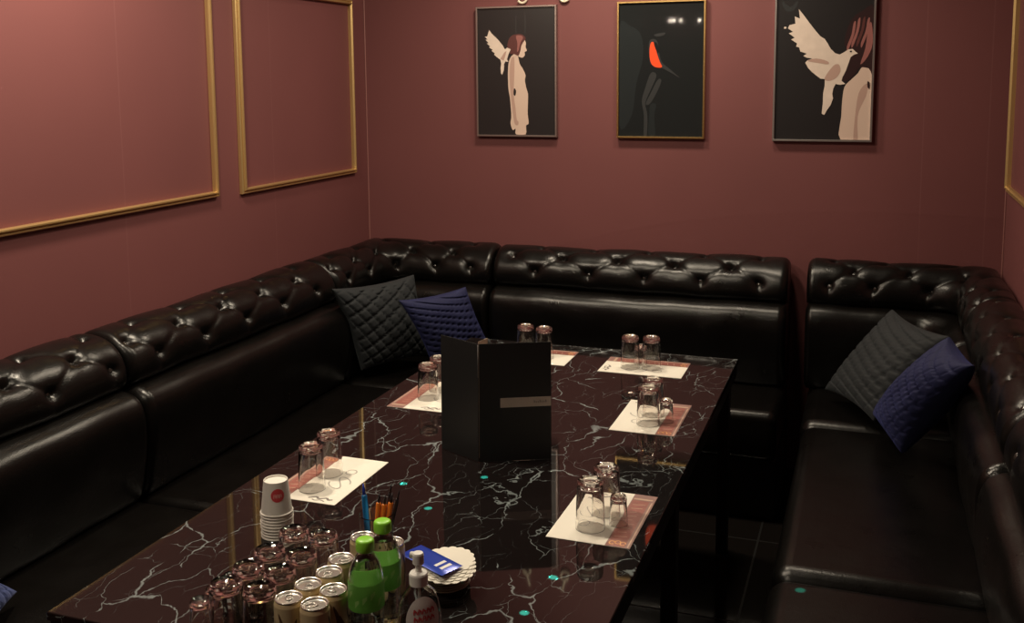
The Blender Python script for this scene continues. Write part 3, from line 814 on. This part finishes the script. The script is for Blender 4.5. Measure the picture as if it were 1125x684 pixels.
# menu ------------------------------------------------------------
A_, B_, D_ = Vector((-1.061, 2.438, 0)), Vector((-.949, 2.399, 0)), Vector((-.776, 2.483, 0))
mn = thing('menu', 'black folded menu standing open on the table with a metal plate', 'menu', (B_.x, B_.y, TZ))
HM = .312
lean = Vector((-.006, .02, 0))
def board(p, q, thick, z0, z1, mat, name, parent, off=0.0, bev=.001, sh=lean):
    d = (q - p).normalized(); n = Vector((-d.y, d.x, 0))
    if n.y < 0: n = -n
    m = MB(); vs = []
    for z in (z0, z1):
        k = (z - 0) / HM
        for c, s in ((p, off), (q, off), (q, off + thick), (p, off + thick)): vs.append(c + n * s + sh * k + Vector((0, 0, TZ + z)))
    bm = bmesh.new(); bv = [bm.verts.new(v) for v in vs]
    for f in ((0, 1, 2, 3), (4, 5, 6, 7), (0, 1, 5, 4), (1, 2, 6, 5), (2, 3, 7, 6), (3, 0, 4, 7)): bm.faces.new([bv[i] for i in f])
    bmesh.ops.recalc_face_normals(bm, faces=bm.faces[:])
    if bev: bmesh.ops.bevel(bm, geom=bm.edges[:], offset=bev, segments=2, affect='EDGES')
    m.addbm(bm, 0, False); return m.build(name, mat, parent, mn.location), d, n
LW = (A_ - B_).normalized() * .205   # the left leaf is seen foreshortened
LA = Vector((-1.082, 2.462, 0))
back_leaf, d1, n1 = board(LA, B_, .003, 0.0005, HM, M['menu'], 'left_cover', mn)
front_leaf, d2, n2 = board(B_ + Vector((.002, .001, 0)), D_, .003, 0.0005, HM, M['menu'], 'right_cover', mn)
board(LA + d1 * .004, B_ - d1 * .004, .0008, .006, HM - .002, M['pagered'], 'left_page', mn, off=.0036, bev=0)
board(B_ + d2 * .008, D_ - d2 * .004, .0008, .006, HM - .002, M['page'], 'right_page', mn, off=.0036, bev=0)
mid = B_ + Vector((.006, .055, 0))
board(B_ + Vector((-.003, .010, 0)), mid, .0006, .008, HM + .004, M['page'], 'middle_page', mn, bev=0)
m = MB(); m.tube([B_ + lean * .70 + Vector((0, -.0012, TZ + HM * .72)), B_ + lean + Vector((0, -.0012, TZ + HM - .002))], .0009, 6); m.build('spine_crease', M['menuedge'], mn, mn.location)
pp0 = B_.lerp(D_, .30); pp1 = D_ - d2 * .001
o, _, _ = board(pp0, pp1, .0012, .143, .168, M['plate'], 'name_plate', mn, off=-.0016, bev=.0003)
o['label'] = 'brushed metal name plate'
m = MB()
for k in range(7):
    a = pp0.lerp(pp1, .66 + k * .038) + lean * .5; b = pp0.lerp(pp1, .66 + k * .038 + .022) + lean * .5
    z0 = TZ + .153; h = .005 if k % 3 else .008
    m.add([a - n2 * .0020 + Vector((0, 0, z0)), b - n2 * .0020 + Vector((0, 0, z0)), b - n2 * .0020 + Vector((0, 0, z0 + h * .6)), a - n2 * .0020 + Vector((0, 0, z0 + h))], [(0, 1, 2, 3)], 0, False)
m.build('plate_lettering', M['ink'], o, mn.location)

# ------------------------------------------------------------------ pictures
def picture(name_label, x0, x1, z0, z1, frame_mat, art_mats, draw):
    root = thing('framed_picture', name_label, 'picture', ((x0 + x1) / 2, YB, z0), 0, 'framed posters on the back wall')
    fw, dp = .008, .024
    m = MB(); prof = [(0, 0), (0, dp), (.001, dp + .001), (fw - .001, dp + .001), (fw, dp), (fw, dp - .006)]
    vs = []; fs = []; k = len(prof)
    for (x, z, sx, sz) in ((x0, z0, 1, 1), (x1, z0, -1, 1), (x1, z1, -1, -1), (x0, z1, 1, -1)):
        for (w, h) in prof: vs.append((x + sx * w, YB - h, z + sz * w))
    for i in range(4):
        j = (i + 1) % 4
        for q in range(k - 1): fs.append((i * k + q, i * k + q + 1, j * k + q + 1, j * k + q))
    m.add(vs, fs, 0, False); m.build('frame', frame_mat, root, root.location)
    m = MB(); yb = YB - dp + .008
    m.box((x0 + .002, yb, z0 + .002), (x1 - .002, YB - .001, z1 - .002), mi=0)
    W, H = x1 - x0, z1 - z0
    lay = [0]
    def shape(pts, mi):
        """pts in picture units: u 0..1 left to right, v 0..1 bottom to top."""
        lay[0] += 1; y = yb - .0002 * lay[0]
        bm = bmesh.new()
        P = [(min(.978, max(.022, u)), min(.985, max(.015, v))) for u, v in pts]
        bv = [bm.verts.new((x0 + u * W, y, z0 + v * H)) for u, v in P]
        es = [bm.edges.new((bv[i], bv[(i + 1) % len(bv)])) for i in range(len(bv))]
        bmesh.ops.triangle_fill(bm, edges=es, use_beauty=True)
        for f_ in bm.faces:
            if f_.normal.y > 0: f_.normal_flip()
        m.addbm(bm, mi, False)
    draw(shape)
    m.build('artwork', art_mats, root, root.location)
    return root
def sm(pts, sub=4):
    n = len(pts); out = []
    for i in range(n):
        p0, p1, p2, p3 = pts[i - 1], pts[i], pts[(i + 1) % n], pts[(i + 2) % n]
        for k in range(sub):
            t = k / sub
            out.append(tuple(.5 * (2 * p1[j] + (p2[j] - p0[j]) * t + (2 * p0[j] - 5 * p1[j] + 4 * p2[j] - p3[j]) * t * t + (3 * p1[j] - p0[j] - 3 * p2[j] + p3[j]) * t ** 3) for j in range(2)))
    return out
# coordinates measured in zoomed crops, converted to picture units
def conv(pts, l, r, t, b): return [((x - l) / (r - l), (b - y) / (b - t)) for x, y in pts]
def art1(shape):
    q = lambda p: conv(p, 62, 441, 36, 637)
    shape(q([(249, 80), (254, 80), (254, 160), (249, 160)]), 5)
    shape(q([(292, 72), (297, 72), (297, 165), (292, 165)]), 5)
    # bird behind the shoulder
    shape(q([(124, 142), (135, 158), (150, 172), (168, 190), (186, 212), (198, 232), (208, 226), (220, 222), (229, 228), (222, 240), (214, 258), (208, 278), (214, 290), (200, 288), (194, 300), (192, 330), (184, 350), (178, 342), (177, 318), (180, 296), (176, 280), (160, 268), (146, 256), (150, 250), (134, 238), (140, 234), (122, 222), (128, 218), (112, 204), (120, 202), (106, 186), (116, 186), (102, 172), (114, 172)]), 2)
    shape(q([(176, 276), (196, 246), (206, 240), (200, 262), (192, 284)]), 6)
    # dress / figure in profile
    shape(q(sm([(236, 258), (258, 262), (268, 300), (282, 322), (295, 352), (292, 376), (298, 410), (306, 440), (305, 490), (304, 530), (308, 575), (296, 585), (294, 626), (248, 626), (246, 600), (232, 606), (222, 575), (226, 545), (224, 500), (220, 455), (214, 420), (212, 380), (212, 330), (218, 285)], 3)), 1)
    shape(q(sm([(228, 275), (242, 272), (243, 330), (240, 390), (238, 440), (246, 500), (252, 556), (260, 566), (258, 582), (246, 582), (238, 560), (230, 500), (224, 440), (220, 380), (220, 320)], 3)), 6)
    shape(q(sm([(240, 412), (250, 424), (246, 446), (238, 440)], 3)), 0)
    # face and hair
    shape(q(sm([(262, 180), (285, 182), (298, 205), (296, 222), (302, 240), (292, 246), (292, 262), (280, 272), (262, 266), (258, 262), (240, 268), (240, 230)], 3)), 1)
    shape(q(sm([(250, 165), (280, 166), (297, 184), (286, 200), (276, 220), (272, 240), (262, 262), (244, 256), (222, 252), (226, 232), (210, 222), (216, 190), (230, 172)], 3)), 3)
    shape(q(sm([(252, 172), (278, 172), (284, 184), (272, 204), (264, 236), (256, 244), (258, 206)], 3)), 4)
def art2(shape):
    q = lambda p: conv(p, 82, 478, 12, 622)
    shape(q(sm([(90, 130), (140, 120), (190, 160), (200, 260), (170, 380), (150, 520), (90, 560)], 4)), 1)
    shape(q(sm([(236, 330), (262, 340), (238, 400), (220, 440), (212, 470), (222, 520), (220, 610), (206, 610), (206, 520), (196, 455), (210, 400)], 4)), 2)
    shape(q(sm([(268, 360), (284, 366), (262, 420), (232, 468), (214, 466), (236, 420)], 4)), 2)
    shape(q(sm([(262, 470), (254, 520), (258, 610), (228, 610), (230, 520), (236, 470)], 4)), 1)
    shape(q(sm([(250, 160), (298, 152), (292, 164), (262, 170)], 3)), 2)
    shape(q(sm([(232, 184), (252, 180), (266, 196), (272, 236), (286, 282), (320, 312), (366, 352), (330, 332), (280, 306), (256, 306), (234, 286), (228, 250), (226, 206)], 4)), 2)
    shape(q(sm([(232, 206), (242, 192), (254, 204), (262, 240), (276, 280), (286, 304), (258, 304), (238, 288), (230, 252)], 4)), 3)
    shape(q(sm([(248, 196), (264, 200), (272, 238), (262, 236)], 3)), 0)
def art3(shape):
    q = lambda p: conv(p, 44, 503, -18, 634)
    shape(q(sm([(82, 4), (96, 22), (120, 30), (140, 10), (150, 8), (142, 34), (122, 50), (100, 50), (84, 34), (76, 14)], 3)), 5)  # faint swirl of a reflection in the glass, painted into the artwork
    # bare shoulder and back
    shape(q(sm([(372, 390), (398, 360), (430, 330), (452, 300), (500, 300), (500, 632), (362, 632), (362, 520), (364, 450)], 3)), 1)
    shape(q(sm([(436, 420), (462, 380), (478, 380), (470, 430), (440, 500), (436, 560), (440, 632), (420, 632), (424, 520)], 3)), 6)
    # hair
    shape(q(sm([(440, 58), (500, 48), (500, 320), (478, 308), (440, 304), (420, 330), (396, 356), (372, 366), (360, 350), (384, 290), (388, 240), (366, 200), (376, 140), (400, 88)], 3)), 7)
    for a in ((404, 110), (424, 96), (446, 92), (466, 96)):
        x, y = a
        shape(q(sm([(x, y), (x + 10, y - 6), (x + 4, y + 50), (x - 22, y + 120), (x - 26, y + 100), (x - 8, y + 50)], 3)), 4 if x != 446 else 3)
    shape(q(sm([(470, 130), (484, 110), (492, 200), (470, 260), (440, 290), (460, 220)], 3)), 4)
    # dove
    shape(q([(154, 42), (178, 70), (206, 106), (236, 142), (256, 164), (276, 176), (290, 196), (306, 222), (326, 240), (346, 246), (366, 236), (384, 224), (404, 222), (416, 234), (428, 242), (410, 248), (396, 258), (386, 288), (376, 318), (362, 346), (358, 362), (376, 376), (352, 380), (332, 376), (322, 396), (318, 420), (322, 440), (312, 470), (296, 492), (284, 514), (272, 508), (276, 462), (276, 418), (282, 384), (282, 354), (262, 352), (240, 336), (222, 322), (204, 304), (190, 280), (200, 270), (222, 262), (196, 258), (180, 250), (196, 240), (166, 230), (160, 212), (146, 208), (150, 194), (122, 176), (138, 168), (110, 148), (130, 142), (106, 126), (112, 112), (140, 106), (136, 74), (160, 84)]), 2)
    shape(q([(90, 118), (100, 120), (96, 128), (86, 126)]), 2)
    shape(q(sm([(280, 350), (318, 296), (344, 290), (352, 320), (332, 350), (300, 362)], 3)), 6)
    shape(q(sm([(200, 272), (240, 262), (290, 274), (296, 288), (250, 282)], 3)), 6)
    shape(q(sm([(392, 230), (400, 230), (400, 236), (392, 236)], 2)), 0)
    shape(q(sm([(474, 366), (484, 370), (484, 396), (476, 392)], 2)), 7)
picture('poster of a pale-dressed figure and white bird in a dull bronze frame, left of three', -1.7347, -1.3502, 1.43, 2.017, M['bronze'],
        [M['artblack'], M['artskin'], M['artwhite'], M['arthair'], M['arthair2'], M['artshade2'], M['artskin2']], art1)
picture('dark poster of a scarlet-breasted bird in a gold frame, middle of three', -1.0745, -.6907, 1.43, 2.020, M['goldframe'],
        [M['artdark'], M['artshade'], M['artshade2'], M['artred']], art2)
picture('poster of a large white dove by a shoulder in a silver frame, right of three', -.4067, -.0116, 1.425, 2.022, M['silver'],
        [M['artblack'], M['artskin'], M['artwhite'], M['arthair'], M['arthair2'], M['artshade2'], M['artskin2'], M['arthair3']], art3)
for x, lab, fl in ((-1.512, 'left cream curl of the wall ornament above the left poster', 1), (-1.318, 'right cream curl of the wall ornament above the left poster', -1)):
    m = MB()
    pts = [(x + fl * (.020 * math.cos(t) * (1 - t / 14)), YB - .012, 2.054 + .022 * math.sin(t) * (1 - t / 14)) for t in [k * .35 - 2.6 for k in range(18)]]
    pts += [(x + fl * .004 * k, YB - .010, pts[-1][2] + .016 * (k + 1)) for k in range(5)]
    m.tube(pts, .0055, 8)
    m.tube([(x, YB, 2.08), (x, YB - .012, 2.08)], .004, 8)
    tag(m.build('wall_ornament', M['cream'], None, (x, YB, 2.03)), lab, 'ornament', 'cream curls above the left poster')

# ------------------------------------------------------------------ lights
WARM = (1.0, .85, .65)
def disk(name, loc, power, size=.20, col=WARM, rot=(0, 0, 0), spread=PI):
    l = bpy.data.lights.new(name, 'AREA'); l.shape = 'DISK'; l.size = size; l.energy = power; l.color = col; l.spread = spread
    o = bpy.data.objects.new(name, l); C.objects.link(o); o.location = loc; o.rotation_euler = rot
    return o
for x, y, p in ((-1.84, 2.35, 28), (-1.2, 3.80, 17), (-.55, 3.80, 9.5), (-1.05, 2.5, 13), (-1.6, .7, 16)):
    disk('downlight_lamp', (x, y, ZC - .012), p)
# small bulbs on the wall behind the camera, mirrored in the middle poster's glass
for x, z in ((-2.066, 2.276), (-2.027, 2.275), (-1.954, 2.273), (-1.759, 2.268)):
    l = bpy.data.lights.new('wall_bulb', 'POINT'); l.energy = .5; l.shadow_soft_size = .007; l.color = (1, .88, .7)
    o = bpy.data.objects.new('wall_bulb', l); C.objects.link(o); o.location = (x, -1.992, z)
# green laser specks thrown on the table, one pen and the right-hand seat by a small projector overhead
LP = Vector((-.95, 1.75, 2.30))
for t in ((-1.077, 2.21, .7), (-.958, 2.095, .7), (-.90, 2.312, .7), (-.581, 1.869, .7), (-.592, 1.72, .7), (-.985, 1.856, .80), (-.137, 2.502, .432)):
    l = bpy.data.lights.new('laser_beam', 'SPOT'); l.spot_size = math.radians(1.0); l.spot_blend = .8; l.shadow_soft_size = .0005
    l.energy = 8000 if t[2] != .80 else 120; l.color = (.05, 1.0, .72)
    o = bpy.data.objects.new('laser_beam', l); C.objects.link(o); o.location = LP; o.scale = (.75, .75, 1)
    o.rotation_euler = (Vector(t) - LP).to_track_quat('-Z', 'Y').to_euler()
S.world = bpy.data.worlds.new('world'); S.world.use_nodes = True
S.world.node_tree.nodes['Background'].inputs[0].default_value = (.02, .014, .012, 1)
S.world.node_tree.nodes['Background'].inputs[1].default_value = .3

# ------------------------------------------------------------------ camera
yaw, pitch, roll, FPX, CY = 0.34077046346080075, 0.12407551984429481, -0.00825372505157491, 1125.989, 225.076
f = Vector((-math.sin(yaw) * math.cos(pitch), math.cos(yaw) * math.cos(pitch), -math.sin(pitch)))
r = Vector((math.cos(yaw), math.sin(yaw), 0)); u = r.cross(f)
r2 = r * math.cos(roll) + u * math.sin(roll); u2 = -r * math.sin(roll) + u * math.cos(roll)
cam = bpy.data.cameras.new('camera'); co_ = bpy.data.objects.new('camera', cam); C.objects.link(co_)
co_.matrix_world = Matrix(((r2.x, u2.x, -f.x, 0), (r2.y, u2.y, -f.y, 0), (r2.z, u2.z, -f.z, 1.70), (0, 0, 0, 1)))
cam.sensor_width = 36; cam.lens = FPX / 1125 * 36; cam.shift_x = 0; cam.shift_y = -(342 - CY) / 1125
cam.clip_start = .02
S.camera = co_
S.view_settings.view_transform = 'Standard'; S.view_settings.look = 'None'; S.view_settings.gamma = 1
S.view_settings.use_curve_mapping = False; S.view_settings.exposure = 0.0
